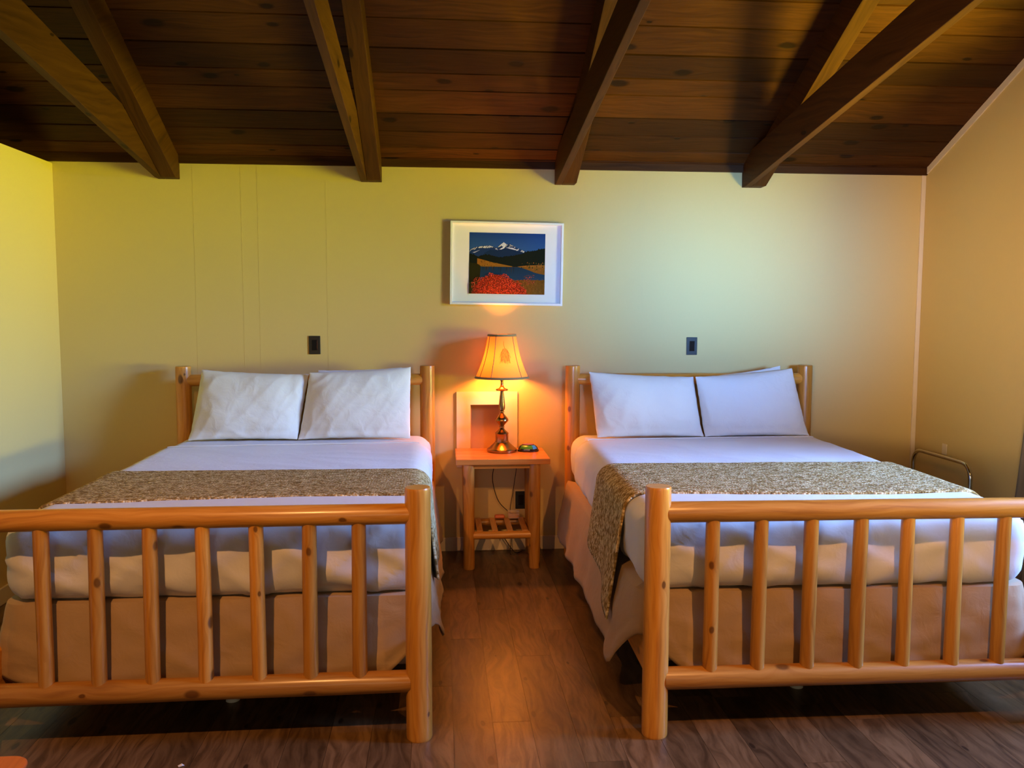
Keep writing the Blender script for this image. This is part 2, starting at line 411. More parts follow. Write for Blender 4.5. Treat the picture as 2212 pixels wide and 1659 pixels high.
# floor: planks running towards the back wall
mb = MB()
seams = [0.04, 0.189, 0.334, 0.493]
pw = 0.151
xs = [0.04 - pw*k for k in range(29, 0, -1)] + seams + [0.493 + pw*k for k in range(1, 19)]
xs = [x for x in xs if XO < x < XR+0.3]; xs = [XO-0.05] + xs
joint = {0.04: [-1.50], 0.189: [-2.33], 0.334: [-1.72], 0.493: [-1.42]}
for i in range(len(xs)-1):
    st = joint.get(round(xs[i], 3), [R.uniform(-2.6, -1.4)])[0]
    ys = sorted([st + 1.22*k for k in range(-6, 4)])
    ys = [YF-0.1] + [y for y in ys if YF < y < 0] + [0.1]
    for j in range(len(ys)-1):
        g = 0.0006
        mb.box(xs[i]+g, xs[i+1]-g, ys[j]+g, ys[j+1]-g, -0.02, 0.0, R.random(), 1)
mb.box(XO-0.1, XR+0.1, YF-0.1, 0.1, -0.06, -0.003, 0.0, 1)
struct(mb.build('floor', MAT['floor'], smooth=0))

# back wall with the niche hole
mb = MB()
NX0, NX1, NZ0, NZ1 = 0.189, 0.405, 0.63, 0.96
wall_grid(mb, 'x', XO, XR+0.12, 0, H, 0.0, 0.12, [(NX0, NX1, NZ0, NZ1)])
for x in (-1.514, -1.226, -1.127, -0.709, 1.305):
    mb.box(x-0.0012, x+0.0012, -0.0007, 0.001, 0, H)
struct(mb.build('wall_back', MAT['wall'], smooth=0))
mb = MB(); mb.box(XO, XR, -0.022, 0.12, H, ZC+0.03, 0.25, 0)
struct(mb.build('trim_1', MAT['beam'], smooth=0))
# left partition (open above it) and the outer left wall
mb = MB(); mb.box(XL-0.11, XL, YF, 0.0, 0, H-0.01)
struct(mb.build('wall_left', MAT['wall'], smooth=0))
mb = MB(); mb.v = [(XO, 0.12, 0), (XO, YF-0.12, 0), (XO, YF-0.12, ZC), (XO, RIDGE, zc(RIDGE)+0.05), (XO, 0.12, ZC)]
mb.face([0, 1, 2, 3, 4]); b0 = 5
mb.v += [(x-0.1, y, z) for x, y, z in mb.v]; mb.face([9, 8, 7, 6, 5])
for k in range(5): mb.face([k, (k+1) % 5, 5+(k+1) % 5, 5+k])
struct(mb.build('wall_west', MAT['wall'], smooth=0))
# right wall with its window hole, gable above
WY0, WY1, WZ0, WZ1 = -3.15, -1.55, 0.80, 2.36
mb = MB(); wall_grid(mb, 'y', YF-0.12, 0.12, 0, H, XR, XR+0.12, [(WY0, WY1, WZ0, WZ1)])
b0 = len(mb.v)
tri = [(0.12, H), (YF-0.12, H), (YF-0.12, ZC), (RIDGE, zc(RIDGE)+0.05), (0.12, ZC)]
mb.v += [(XR, y, z) for y, z in tri] + [(XR+0.12, y, z) for y, z in tri]
mb.face([b0+k for k in range(5)]); mb.face([b0+5+k for k in range(5)][::-1])
for k in range(5): mb.face([b0+k, b0+(k+1) % 5, b0+5+(k+1) % 5, b0+5+k])
struct(mb.build('wall_right', MAT['wall'], smooth=0))
# front wall behind the camera with two windows
FW = [(-1.6, -0.2, 0.8, 2.1), (0.5, 2.3, 0.8, 2.2)]
mb = MB(); wall_grid(mb, 'x', XO, XR+0.12, 0, ZC, YF-0.12, YF, FW)
struct(mb.build('wall_front', MAT['wall'], smooth=0))

# windows
def window(name, mk):
    t = bpy.data.objects.new(name, None); col.objects.link(t); struct(t); mk(t); return t
def w_right(t):
    mb = MB()
    for a, b_, c, d in ((WY0-.06, WY0+.01, WZ0-.06, WZ1+.06), (WY1-.01, WY1+.06, WZ0-.06, WZ1+.06), (WY0, WY1, WZ0-.06, WZ0+.01), (WY0, WY1, WZ1-.01, WZ1+.06)):
        mb.box(XR-.018, XR+.10, a, b_, c, d)
    mb.box(XR+.03, XR+.07, (WY0+WY1)/2-.02, (WY0+WY1)/2+.02, WZ0, WZ1)
    mb.build('window_frame', MAT['trim'], t, bevel=.003)
    mb = MB(); mb.box(XR+.048, XR+.052, WY0, WY1, WZ0, WZ1); mb.build('pane', MAT['pane'], t, smooth=0)
window('window_1', w_right)
for i, h in enumerate(FW):
    def w_f(t):
        mb = MB()
        for a, b_, c, d in ((h[0]-.06, h[0]+.01, h[2]-.06, h[3]+.06), (h[1]-.01, h[1]+.06, h[2]-.06, h[3]+.06), (h[0], h[1], h[2]-.06, h[2]+.01), (h[0], h[1], h[3]-.01, h[3]+.06)):
            mb.box(a, b_, YF-.10, YF+.018, c, d)
        mb.build('window_frame', MAT['trim'], t, bevel=.003)
        mb = MB(); mb.box(h[0], h[1], YF-.052, YF-.048, h[2], h[3]); mb.build('pane', MAT['pane'], t, smooth=0)
    window('window_%d' % (i+2), w_f)

# ceiling boards on both slopes
mb = MB()
S = [-0.08, 0.035, 0.13, 0.265, 0.408, 0.585, 0.7066, 0.8685, 1.05, 1.215]
while S[-1] < -RIDGE - 0.2: S.append(S[-1] + R.choice([0.14, 0.17, 0.19, 0.165]))
S[-1] = -RIDGE
cs = 1/math.hypot(1, TR)
for side in (0, 1):
    for i in range(len(S)-1):
        xsplit = [XO-0.1] + sorted(R.uniform(XO+1, XR-0.3) for _ in range(1)) + [XR+0.12]
        if i < 10 and side == 0: xsplit = [XO-0.1, R.uniform(-4.0, -2.6), XR+0.12]
        lip = R.uniform(.001, .004)
        for j in range(len(xsplit)-1):
            b = len(mb.v); off = (R.uniform(0, 50), R.uniform(0, 50)); tn = R.uniform(0.15, 1)
            g = 0.0048
            pts = []
            for x in (xsplit[j]+.001, xsplit[j+1]-.001):
                for s_, dz in ((S[i]+g, lip), (S[i+1]-g, lip)):
                    for th in (0, 0.020):
                        y = -s_; z = ZC + TR*s_ - (0.012 - dz) + th + 0.004
                        if side: y = YF + s_
                        pts.append((x, y, z))
            mb.v += pts
            for q in ((0, 2, 6, 4), (1, 5, 7, 3), (0, 1, 3, 2), (4, 6, 7, 5), (0, 4, 5, 1), (2, 3, 7, 6)):
                mb.face([b+k for k in q], [(-pts[k][1]/cs+off[0] + (0 if k % 2 == 0 else .03), pts[k][0]+off[1]) for k in q], tn)
# roof deck above the boards closes the seams; its black paints in their shade
b = len(mb.v)
mb.v += [(x, y, z) for x in (XO-.1, XR+.12) for y, z in ((0.12, ZC+.0), (RIDGE, zc(RIDGE)+.05), (YF-.12, ZC+.0))]
mb.v += [(x, y, z+.08) for x, y, z in mb.v[b:b+6]]
mb.v[b:b+6] = [(x, y, z+.022) for x, y, z in mb.v[b:b+6]]
for q in ((0, 1, 4, 3), (1, 2, 5, 4), (6, 9, 10, 7), (7, 10, 11, 8), (0, 3, 9, 6), (2, 8, 11, 5)):
    mb.face([b+k for k in q], None, 0.0, mi=1)
struct(mb.build('ceiling', [MAT['ceiling'], MAT['gap']], smooth=0))

# scissor trusses: rafter under the boards plus a slimmer lower chord fixed to its left face
TC = 0.145
ZB = 2.362
def prism_yz(poly, x0, x1, tone, ang):
    """poly in (y,z) extruded from x0 to x1 with uv along its length"""
    mb = MB(); n = len(poly); off = (R.uniform(0, 50), R.uniform(0, 50))
    ca, sa = math.cos(ang), math.sin(ang)
    def lv(p): return (-p[0]*sa + p[1]*ca*1.0, -p[0]*ca + p[1]*sa)
    mb.v = [(x0, y, z) for y, z in poly] + [(x1, y, z) for y, z in poly]
    mb.face(list(range(n)), [(lv(poly[k])[0]*ca+off[0], lv(poly[k])[1]+off[1]) for k in range(n)], tone)
    mb.face([n+k for k in range(n)][::-1], [(lv(poly[k])[0]*ca+off[0]+.7, lv(poly[k])[1]+off[1]+.5) for k in range(n)][::-1], tone)
    for k in range(n):
        k2 = (k+1) % n
        va, vb = lv(poly[k])[1]+off[1], lv(poly[k2])[1]+off[1]
        mb.face([k, n+k, n+k2, k2], [(off[0]+3, va), (off[0]+3+x1-x0, va), (off[0]+3+x1-x0, vb), (off[0]+3, vb)], tone*0.9)
    return mb
RD = 0.18  # how far a rafter hangs below the boards
def mir(poly): return [(YF-y, z) for y, z in poly]
for i, xr in enumerate((-1.588, -0.361, 0.856, 2.080)):
    lab = ['dark wooden roof truss nearest the yellow left wall', 'dark wooden roof truss over the left bed, second from the left wall',
           'dark wooden roof truss just right of the framed picture', 'dark wooden roof truss nearest the right wall'][i]
    t = thing('roof_truss', lab, 'roof truss', (xr-0.06, 0, ZB), 0, 'scissor trusses under the ceiling')
    t['kind'] = 'structure'; del t['kind']
    def off(o): o.matrix_parent_inverse = Matrix.Translation((-(xr-0.06), 0, -ZB)); return o
    ytop = -0.02
    # rafter: levelled seat at the wall
    y1 = -(ZC-RD-ZB)/TR if ZC-RD > ZB else -0.001
    poly = [(0.0, ZB), (-0.0895, ZB), (RIDGE, zc(RIDGE)-RD), (RIDGE, zc(RIDGE)+.004), (0.0, ZC+.004)]
    off(prism_yz(poly, xr-0.086, xr, R.uniform(.3, .8), math.atan(TR)).build('rafter', MAT['beam'], t, smooth=0, bevel=.003))
    off(prism_yz(mir(poly), xr-0.086, xr, R.uniform(.3, .8), -math.atan(TR)).build('rafter', MAT['beam'], t, smooth=0, bevel=.003))
    # chord: runs from the wall to the opposite slope
    dz = 0.190
    yc = -(dz+ZB-ZC)/(TR-TC)       # where the top edge leaves the boards
    ye = -5.61
    poly = [(0.0, ZB), (-0.07, ZB), (ye, ZB-.008-TC*ye), (-5.32, ZB+TC*5.32+dz), (yc, ZB-TC*yc+dz), (0.0, ZC)]
    off(prism_yz(poly, xr-0.128, xr-0.087, R.uniform(.5, 1), math.atan(TC)).build('chord', MAT['beam'], t, smooth=0, bevel=.003))

# baseboards, corner strips
mb = MB(); mb.box(XL, XR, -0.014, -0.0005, 0.0, 0.09); struct(mb.build('baseboard_back', MAT['trim'], smooth=0, bevel=.003))
mb = MB(); mb.box(XL+.0005, XL+.014, YF, -0.0145, 0.0, 0.09); struct(mb.build('baseboard_left', MAT['trim'], smooth=0, bevel=.003))
mb = MB(); mb.box(XR-.014, XR-.0005, YF, -0.0145, 0.0, 0.09); struct(mb.build('baseboard_right', MAT['trim'], smooth=0, bevel=.003))
mb = MB(); mb.box(XR-.030, XR-.0005, -0.012, -0.0005, 0.09, H); struct(mb.build('trim_2', MAT['trim'], smooth=0, bevel=.003))
tw = 0.045
poly = [(-.001, ZC-.03), (RIDGE, zc(RIDGE)-.03), (RIDGE, zc(RIDGE)-.03-tw), (-.001, ZC-.03-tw)]
poly = [(-.03, ZC+.03*TR-.004), (RIDGE, zc(RIDGE)-.004), (RIDGE, zc(RIDGE)-.004-tw), (-.03, ZC+.03*TR-.004-tw)]
struct(prism_yz(poly, XR-.010, XR-.0005, .5, 0).build('trim_3', MAT['trim'], smooth=0))

# ------------------------------------------------------------------ beds
def rounded_box(hx, hy, hz, r, nx, ny, nz, disp=None, cx=0, cy=0, cz=0):
    mb = MB(); h = (hx, hy, hz)
    key = {}
    def vert(p):
        k = tuple(round(c, 5) for c in p)
        if k in key: return key[k]
        q = Vector([max(-(h[a]-r), min(h[a]-r, p[a])) for a in range(3)])
        d = Vector(p) - q
        nrm = d.normalized() if d.length > 1e-9 else Vector((0, 0, 1))
        v = q + nrm*r
        if disp: v = v + disp(v, nrm)
        key[k] = len(mb.v); mb.v.append((v.x+cx, v.y+cy, v.z+cz)); return key[k]
    n = (nx, ny, nz)
    def lin(a, i):
        # denser towards the edges
        t = i/n[a]; return -h[a] + 2*h[a]*t
    for a in range(3):
        u, v_ = (a+1) % 3, (a+2) % 3
        for sgn in (-1, 1):
            for i in range(n[u]):
                for j in range(n[v_]):
                    idx = []; uvs = []
                    for di, dj in ((0, 0), (1, 0), (1, 1), (0, 1)):
                        p = [0, 0, 0]; p[a] = sgn*h[a]; p[u] = lin(u, i+di); p[v_] = lin(v_, j+dj)
                        idx.append(vert(p)); uvs.append((p[u], p[v_]))
                    if sgn < 0: idx.reverse(); uvs.reverse()
                    mb.face(idx, uvs)
    return mb
def fbm(x, y, z, o=3):
    s = 0; a = 1
    for k in range(o):
        s += a*noise.noise(Vector((x, y, z))); x *= 2.1; y *= 2.1; z *= 2.1; a *= .5
    return s
def ridge(x, y, z): return (1-abs(noise.noise(Vector((x, y, z))))*2)**3 if abs(noise.noise(Vector((x, y, z)))) < .5 else 0

BW, BL = 1.467, 2.306
FOX = 1.520   # distance between the footboard posts
def build_bed(side, origin, rot, hw, hsh):
    """local frame: x across, y from footboard (-BL/2) to headboard, origin on the floor at the centre"""
    lb = 'left' if side == 'L' else 'right'
    t = thing('log_bed', 'varnished pine log bed frame on the %s' % lb + (', beside the yellow left wall' if side == 'L' else ', its footboard running out of the right edge'), 'bed', origin, rot, 'log beds')
    fy, hy = -BL/2, BL/2
    fx = BW/2
    osd = -1 if side == 'L' else 1          # the side away from the aisle
    fin, fout = -osd*fx, osd*(FOX-fx)
    for s in (fin, fout):
        log_mb((s, fy, 0), (s, fy, 0.930), 0.0475, 0.0465, wob=.01, cham=.008).build('post', MAT['log'], t)
    for s in (-1, 1):
        log_mb((hsh+s*hw/2, hy, 0), (hsh+s*hw/2, hy, 1.220), 0.0475, 0.046, wob=.01, cham=.008).build('post', MAT['log'], t)
    fl, fr = min(fin, fout), max(fin, fout)
    log_mb((fl+.03, fy, .834), (fr-.03, fy, .834), 0.0385, .0375, wob=.015, cham=0).build('footboard_rail', MAT['log'], t)
    log_mb((fl+.03, fy, .212), (fr-.03, fy, .214), 0.041, .0395, wob=.02, cham=0).build('footboard_rail', MAT['log'], t)
    log_mb((hsh-hw/2+.03, hy, 1.134), (hsh+hw/2-.03, hy, 1.134), 0.036, wob=.015, cham=0).build('headboard_rail', MAT['log'], t)
    log_mb((hsh-hw/2+.03, hy, .45), (hsh+hw/2-.03, hy, .45), 0.036, wob=.015, cham=0).build('headboard_rail', MAT['log'], t)
    if side == 'L': sx = [-1.384, -1.206, -1.022, -0.839, -0.657, -0.474, -0.296]; sx = [x+.8203 for x in sx]
    else: sx = [(x-1.5137)*1.0003 for x in (0.98, 1.163, 1.348, 1.534, 1.717, 1.901, 2.085)]
    for x in sx:
        log_mb((x-.004*R.uniform(-1, 1), fy, .222), (x+.004*R.uniform(-1, 1), fy, .825), R.uniform(.0255, .0275), R.uniform(.0245, .0265), seg=20, wob=.03, cham=0).build('spindle', MAT['log'], t)
        log_mb((x*hw/BW+hsh, hy, .47), (x*hw/BW+hsh, hy, 1.12), .025, seg=20, wob=.03, cham=0).build('spindle', MAT['log'], t)
    for s in (-1, 1):
        mb = MB(); xs_r = (fl if s < 0 else fr); xs_r = xs_r if s == osd else s*(fx-.005)
        mb.box(xs_r-.019, xs_r+.019, fy+.03, hy-.03, .175, .345, R.random(), 1)
        mb.build('side_rail', MAT['log'], t, bevel=.012)
    mb = MB()
    for k in range(3):
        mb.box(-fx+.02, fx-.02, fy+.45+k*.7-.035, fy+.45+k*.7+.035, .145, .175, R.random(), 0)
    mb.build('cross_slat', MAT['log'], t, bevel=.003)
    for k in (0, ):
        mb = MB(); mb.lathe([(0.0, .145), (.013, .145), (.013, .03), (0.0, .03)], -.02 if side == 'L' else -.05, fy+.36, 16)
        lg = mb.build('support_leg', MAT['chrome'], t)
        mb = MB(); mb.lathe([(0.0, .030), (.020, .030), (.028, .0), (0.0, .0)], -.02 if side == 'L' else -.05, fy+.36, 20)
        ft = mb.build('foot_pad', MAT['white_plastic'], lg)
    world = Matrix.Translation(origin) @ Matrix.Rotation(rot, 4, 'Z')

    # --- box spring with its skirt
    y0, y1 = fy+.115, hy-.06
    hxs = .765
    bs = thing('box_spring', 'box spring under a tan linen skirt on the %s bed frame' % lb, 'box spring', origin, rot, 'box springs')
    core = rounded_box(hxs-.03, (y1-y0)/2-.03, .115, .03, 4, 6, 2, cy=(y0+y1)/2, cz=.175+.115+.005+.02)
    core.build('spring_core', MAT['sheet'], bs)
    # skirt strip: left side from the head, around the foot, right side back to the head
    mb = MB()
    rc = .07; zt = .497
    path = []   # (x, y, nx, ny, s)
    sd = 3.1 if side == 'L' else 8.7
    segs = 70
    for k in range(segs): path.append((-hxs, y1-(y1-y0-rc)*k/segs, -1, 0))
    for k in range(13):
        a = PI/2*k/12; path.append((-hxs+rc-rc*math.cos(a), y0+rc-rc*math.sin(a), -math.cos(a), -math.sin(a)))
    for k in range(1, 60): path.append((-hxs+rc+(2*hxs-2*rc)*k/60, y0, 0, -1))
    for k in range(13):
        a = PI/2*k/12; path.append((hxs-rc+rc*math.sin(a), y0+rc-rc*math.cos(a), math.sin(a), -math.cos(a)))
    for k in range(1, segs+1): path.append((hxs, y0+rc+(y1-y0-rc)*k/segs, 1, 0))
    nt_ = 16; s_acc = 0; prev = None
    cornerL = (-hxs, y0); cornerR = (hxs, y0)
    for (x, y, nx, ny) in path:
        if prev: s_acc += math.hypot(x-prev[0], y-prev[1])
        prev = (x, y)
        dc = min(math.hypot(x-cornerL[0], y-cornerL[1]), math.hypot(x-cornerR[0], y-cornerR[1]))
        onside = abs(nx) > .7
        zb = .185 if onside else .165
        outer = (x < 0) == (side == 'L')
        if outer:
            zb += .07*max(0, 1-dc/.2); flare = .06 if onside else .03
        elif onside and side == 'L':
            zb += .17*max(0, min(1, 1.25-dc/.30)); flare = .045
        elif onside:
            zb += .18*max(0, 1-dc/.16)**1.0 - .035*math.exp(-((dc-.19)/.05)**2)
            flare = .075 + .02*math.exp(-((dc-.2)/.1)**2)
        else:
            zb += .20*max(0, 1-dc/.22)**1.3
            flare = .03
        flare *= (1 - (.3 if outer else .75)*math.exp(-(dc/.12)**2))
        for j in range(nt_+1):
            tt = j/nt_
            z = zt + (zb-zt)*tt
            fold = .006*tt*math.sin(s_acc*13 + 2.2*noise.noise(Vector((s_acc*2, sd, 0)))*3) * (1 if onside else .35)
            cre = (.008*fbm(s_acc*5+tt*3, tt*4+sd, sd) + .007*ridge(s_acc*3.2-tt*1.6, tt*.8+sd, 2)) * (0.3+tt)
            o_ = flare*(tt**.8) + fold + cre + .004
            mb.v.append((x+nx*o_, y+ny*o_, z))
    n = len(path)
    for i in range(n-1):
        for j in range(nt_):
            a = i*(nt_+1)+j; mb.face([a, a+nt_+1, a+nt_+2, a+1])
    # top deck of the skirt
    c = len(mb.v); mb.v.append((0, (y0+y1)/2, zt))
    for i in range(n-1): mb.face([i*(nt_+1), c, (i+1)*(nt_+1)])
    mb.build('skirt', MAT['skirt'], bs, smooth=70, solid=.003)

    # --- mattress and sheet
    my0, my1 = y0-.0, y1+.02
    hxm = .755
    def md(v, nrm):
        onx = abs(nrm.x) > .6; ony = nrm.y < -.6
        d = 0
        if nrm.z > .5: d = .0035*fbm(v.x*2.2+sd, v.y*2.2, sd) + .0025*ridge(v.x*2.5+v.y*2, v.y*3.5, sd)
        else:
            t_ = max(0, (.10 - v.z)/.24)
            if ony: d = .014*fbm(v.x*3.1+v.z*4+sd, v.z*3, 1.3)*(.3+t_) + .011*ridge(v.x*4-v.z*5+sd, v.z*1.2, 4) + .008*ridge(v.x*3+v.z*7+sd, v.z*2, 9)
            if onx: d = .010*fbm(v.y*2.6+v.z*3+sd, v.z*3, 2.3)*(.3+t_) + .006*ridge(v.y*3.5+v.z*4+sd, v.z, 5)
            if v.z < -.09: d += .006*noise.noise(Vector((v.x*9+sd, v.y*9, 0)))
        return nrm*d
    mt = rounded_box(hxm, (my1-my0)/2, .144, .085, 60, 90, 16, md, cy=(my0+my1)/2, cz=.648)
    mo = mt.build('mattress', MAT['sheet'], None, smooth=80)
    mo.matrix_world = world; tag(mo, 'white mattress in fitted sheet on the %s bed, seen between pillows and folded sheet' % lb, 'mattress', 'mattresses')
    # top sheet tucked over the mattress, from the fold near the pillows to the foot
    ysh = (-0.60 - origin[1]) if side == 'L' else (-0.52 - origin[1])
    def shd(v, nrm): return md(v, nrm) + nrm*.009
    full = rounded_box(hxm, (my1-my0)/2, .144, .085, 60, 90, 16, shd, cy=(my0+my1)/2, cz=.648)
    keepv = {}
    ms = MB()
    for fi, f in enumerate(full.f):
        ys_ = [full.v[k][1] for k in f]; zs_ = [full.v[k][2] for k in f]
        xs_ = [full.v[k][0] for k in f]
        edge = ysh + .035*math.sin((sum(xs_)/len(f))*1.9+.5) if True else ysh
        sag = max(0, .74-sum(zs_)/len(f))*.25
        if sum(ys_)/len(f) > edge+sag: continue
        if max(zs_) < .53 and min(zs_) < .51 and abs(sum(xs_)/len(f)) < hxm-.09 and sum(ys_)/len(f) > my0+.09: continue
        idx = []
        for k in f:
            if k not in keepv: keepv[k] = len(ms.v); ms.v.append(full.v[k])
            idx.append(keepv[k])
        ms.face(idx, full.uv[fi])
    so = ms.build('bed_sheet', MAT['sheet'], None, smooth=80, solid=.005)
    so.matrix_world = world; tag(so, 'white top sheet tucked tight over the %s bed below its pillows' % lb, 'sheet', 'top sheets')
    # hem of the sheet: a rolled edge line
    mb = MB(); pts = []
    for k in range(61):
        x = -hxm+.06 + (2*hxm-.12)*k/60
        y = ysh + .035*math.sin(x*1.9+.5)
        ax = max(0, abs(x)-(hxm-.085)); z = .648+.144+.010 - (.085-math.sqrt(max(0, .085**2-ax**2)))
        pts.append((x, y, z))
    mb.tube(pts, .0065, 8)
    hm = mb.build('hem', MAT['sheet'], so)

    # --- runner across the foot of the bed
    mb = MB()
    if side == 'L': fn_r = lambda q: (-1.365-.045*q, -2.02+.055*math.sin((q-.2)*3)*.8); dl, dr = .22, .27
    else: fn_r = lambda q: (-1.35-.02*q, -2.06+.03*math.cos(q*5)-.0*q); dl, dr = .335, .22
    xr_ = hxm+.016; zr = .648+.144+.016; rr = .085
    # cross path: left drop, corner, top, corner, right drop
    cp = []
    for k in range(18): cp.append((-xr_ - .045*(1-k/18)*1.0, zr-rr-dl*(1-k/18), 'l', 1-k/18))
    for k in range(9):
        a = PI/2*k/8; cp.append((-xr_+rr-rr*math.cos(a), zr-rr+rr*math.sin(a), 'c', 0))
    for k in range(1, 50): cp.append((-xr_+rr+(2*xr_-2*rr)*k/50, zr, 't', 0))
    for k in range(9):
        a = PI/2*k/8; cp.append((xr_-rr+rr*math.sin(a), zr-rr+rr*math.cos(a), 'c', 0))
    for k in range(1, 19): cp.append((xr_+.022*(k/18), zr-rr-dr*(k/18), 'r', k/18))
    nw = 34; acc = 0; prev = None; arcs = []
    for (x, z, kind, q) in cp:
        if prev: acc += math.hypot(x-prev[0], z-prev[1])
        prev = (x, z); arcs.append(acc)
        yb, ya = fn_r((x+xr_)/(2*xr_))
        yb -= origin[1]; ya -= origin[1]
        for j in range(nw+1):
            t_ = j/nw; y = yb+(ya-yb)*t_
            zz = z; xx = x
            if kind == 'l':
                zz = z - q*(.09 if side == 'R' else .02)*(t_**1.6)
                if side == 'R': zz += q*.05*(1-t_); xx -= q*(.028*t_**2+.012*math.sin(t_*9)); y = y - q*.05*t_ - q*.02
            if kind == 'r': zz = z - q*.05*math.sin(t_*PI); xx += q*.012*math.sin(t_*8)
            zz += .003*fbm(x*4, y*4, 3)
            yy = y + .006*noise.noise(Vector((x*9, j*.01, 3)))*(1 if j in (0, nw) else .4)
            if j in (0, nw): zz -= .004
            mb.v.append((xx, yy, zz))
    for i in range(len(cp)-1):
        for j in range(nw):
            a = i*(nw+1)+j
            mb.face([a, a+nw+1, a+nw+2, a+1], [(arcs[i], j*.019), (arcs[i+1], j*.019), (arcs[i+1], (j+1)*.019), (arcs[i], (j+1)*.019)])
    ro = mb.build('bed_runner', MAT['knit'], None, smooth=80, solid=.009)
    ro.matrix_world = world
    tag(ro, 'brown and beige flecked knitted runner across the %s bed' % lb, 'bed runner', 'knitted runners')
    return t

LO = Vector((-0.0867-BW/2, -2.4178+BL/2, 0))
build_bed('L', (-0.820, -2.418+BL/2, 0), 0.0015, 1.486, -.006)
ra = -0.0232
ax = Vector((math.cos(ra), math.sin(ra), 0)); ay = Vector((-math.sin(ra), math.cos(ra), 0))
ro_ = Vector((0.7806, -2.4636, 0)) + ax*(BW/2) + ay*(BL/2)
build_bed('R', tuple(ro_), ra, 1.500, .012)

# ------------------------------------------------------------------ pillows
def pillow(corners, yb, lean, thick, label, seed, group='white pillows'):
    """corners (x,z): bottom left, bottom right, top right, top left, on a plane leaning back from y = yb"""
    mb = MB(); nu, nv = 56, 40
    bl, br, tr, tl = [Vector((c[0], c[1])) for c in corners]
    zbase = min(bl.y, br.y)
    def P(u, v, sgn):
        p = bl*(1-u)*(1-v) + br*u*(1-v) + tr*u*v + tl*(1-u)*v
        U, V = 2*u-1, 2*v-1
        # edges pull in between the corners
        pin_x = .018*(1-V*V)*0 - .0
        cx = (bl+br+tr+tl)/4
        k = 1 - .035*(1-abs(U)**2)*abs(V)**6 - .0
        kx = 1 - .008*(1-abs(V)**2)*abs(U)**6
        q = Vector((cx.x+(p.x-cx.x)*kx, cx.y+(p.y-cx.y)*k))
        body = (max(0, 1-abs(U)**2.4)**.62)*(max(0, 1-abs(V)**2.4)**.62)
        th = thick*body
        wr = (.009*fbm(q.x*4.5+seed, q.y*4.5, seed, 2) + .007*ridge(q.x*5+q.y*4+seed, q.y*6-q.x*3, seed)*(.2+.8*max(abs(U), abs(V))**2) + .003*ridge(q.x*9-q.y*7+seed, q.y*3, seed+4))*min(1, body*2.5)
        y = yb + (q.y-zbase)*lean - sgn*(th) - (wr if sgn > 0 else 0)
        if V < -.75: y -= (-V-.75)*.10
        ex = .003*noise.noise(Vector((u*12+seed, v*12, 1)))*(1-min(1, body*3))
        return (q.x+ex, y, q.y+ex)
    idx = {}
    for sgn in (1, -1):
        for i in range(nu+1):
            for j in range(nv+1):
                # cosine spacing gives crisp seams
                u = .5-.5*math.cos(PI*i/nu)*(.6) - .0
                u = .4*(i/nu) + .6*(.5-.5*math.cos(PI*i/nu)); v = .4*(j/nv) + .6*(.5-.5*math.cos(PI*j/nv))
                if sgn < 0 and (i in (0, nu) or j in (0, nv)): idx[(sgn, i, j)] = idx[(1, i, j)]; continue
                idx[(sgn, i, j)] = len(mb.v); mb.v.append(P(u, v, sgn))
        for i in range(nu):
            for j in range(nv):
                q = [idx[(sgn, i, j)], idx[(sgn, i+1, j)], idx[(sgn, i+1, j+1)], idx[(sgn, i, j+1)]]
                mb.face(q if sgn > 0 else q[::-1])
    o = mb.build('pillow', MAT['pillow'], None, smooth=100)
    return tag(o, label, 'pillow', group)
PB = .800
pillow([(-0.80, PB), (-0.20, PB), (-0.24, 1.214), (-0.745, 1.199)], -.190, .0, .036, 'white pillow at the back of the left bed, behind its right-hand pillow', 9.0)
pillow([(-1.480, PB), (-0.850, PB), (-0.790, 1.180), (-1.416, 1.209)], -.345, .19, .080, 'left-hand white pillow on the left bed', 1.0)
pillow([(-0.844, PB), (-0.185, PB), (-0.180, 1.224), (-0.780, 1.192)], -.350, .12, .078, 'right-hand white pillow in front on the left bed', 2.0)
pillow([(1.70, PB), (2.20, PB), (2.125, 1.222), (1.67, 1.158)], -.262, -.06, .032, 'white pillow at the back of the right bed, only its top corner showing', 12.0)
pillow([(0.942, PB), (1.600, PB), (1.552, 1.160), (0.902, 1.192)], -.400, .16, .080, 'left-hand white pillow on the right bed', 4.0)
pillow([(1.605, PB), (2.262, PB), (2.166, 1.212), (1.555, 1.162)], -.412, .10, .076, 'right-hand white pillow in front on the right bed', 5.0)

# ------------------------------------------------------------------ nightstand
ns = thing('nightstand', 'small pine log nightstand between the two beds', 'nightstand', (0.372, -0.23, 0))
def loc_(mb): mb.v = [(x-0.372, y+0.23, z) for x, y, z in mb.v]; return mb
mb = MB()
for k in range(4): mb.box(0.088, 0.654, -0.440+k*.10525, -0.440+(k+1)*.10525-.0004, .643, .678, R.uniform(.3, .8), 0)
loc_(mb).build('table_top', MAT['top'], ns, smooth=0, bevel=.004)
LX = (0.165, 0.565)
for x in LX:
    for y in (-.395, -.075):
        loc_(log_mb((x + (0 if y < -.2 else .012), y, 0), (x, y, .643), .035, .034, seg=24, wob=.02, cham=.003)).build('leg', MAT['log'], ns)
for y in (-.395, -.075):
    loc_(log_mb((LX[0]+.02, y, .205), (LX[1]-.02, y, .205), .024, seg=20, wob=.02, cham=0)).build('shelf_rail', MAT['log'], ns)
for x in LX:
    loc_(log_mb((x, -.375, .60), (x, -.095, .60), .022, seg=16, wob=.02, cham=0)).build('apron_rail', MAT['log'], ns)
mb = MB(); mb.box(LX[0]+.02, LX[1]-.02, -.405, -.385, .615, .643, .5, 0); loc_(mb).build('apron_rail', MAT['log'], ns)
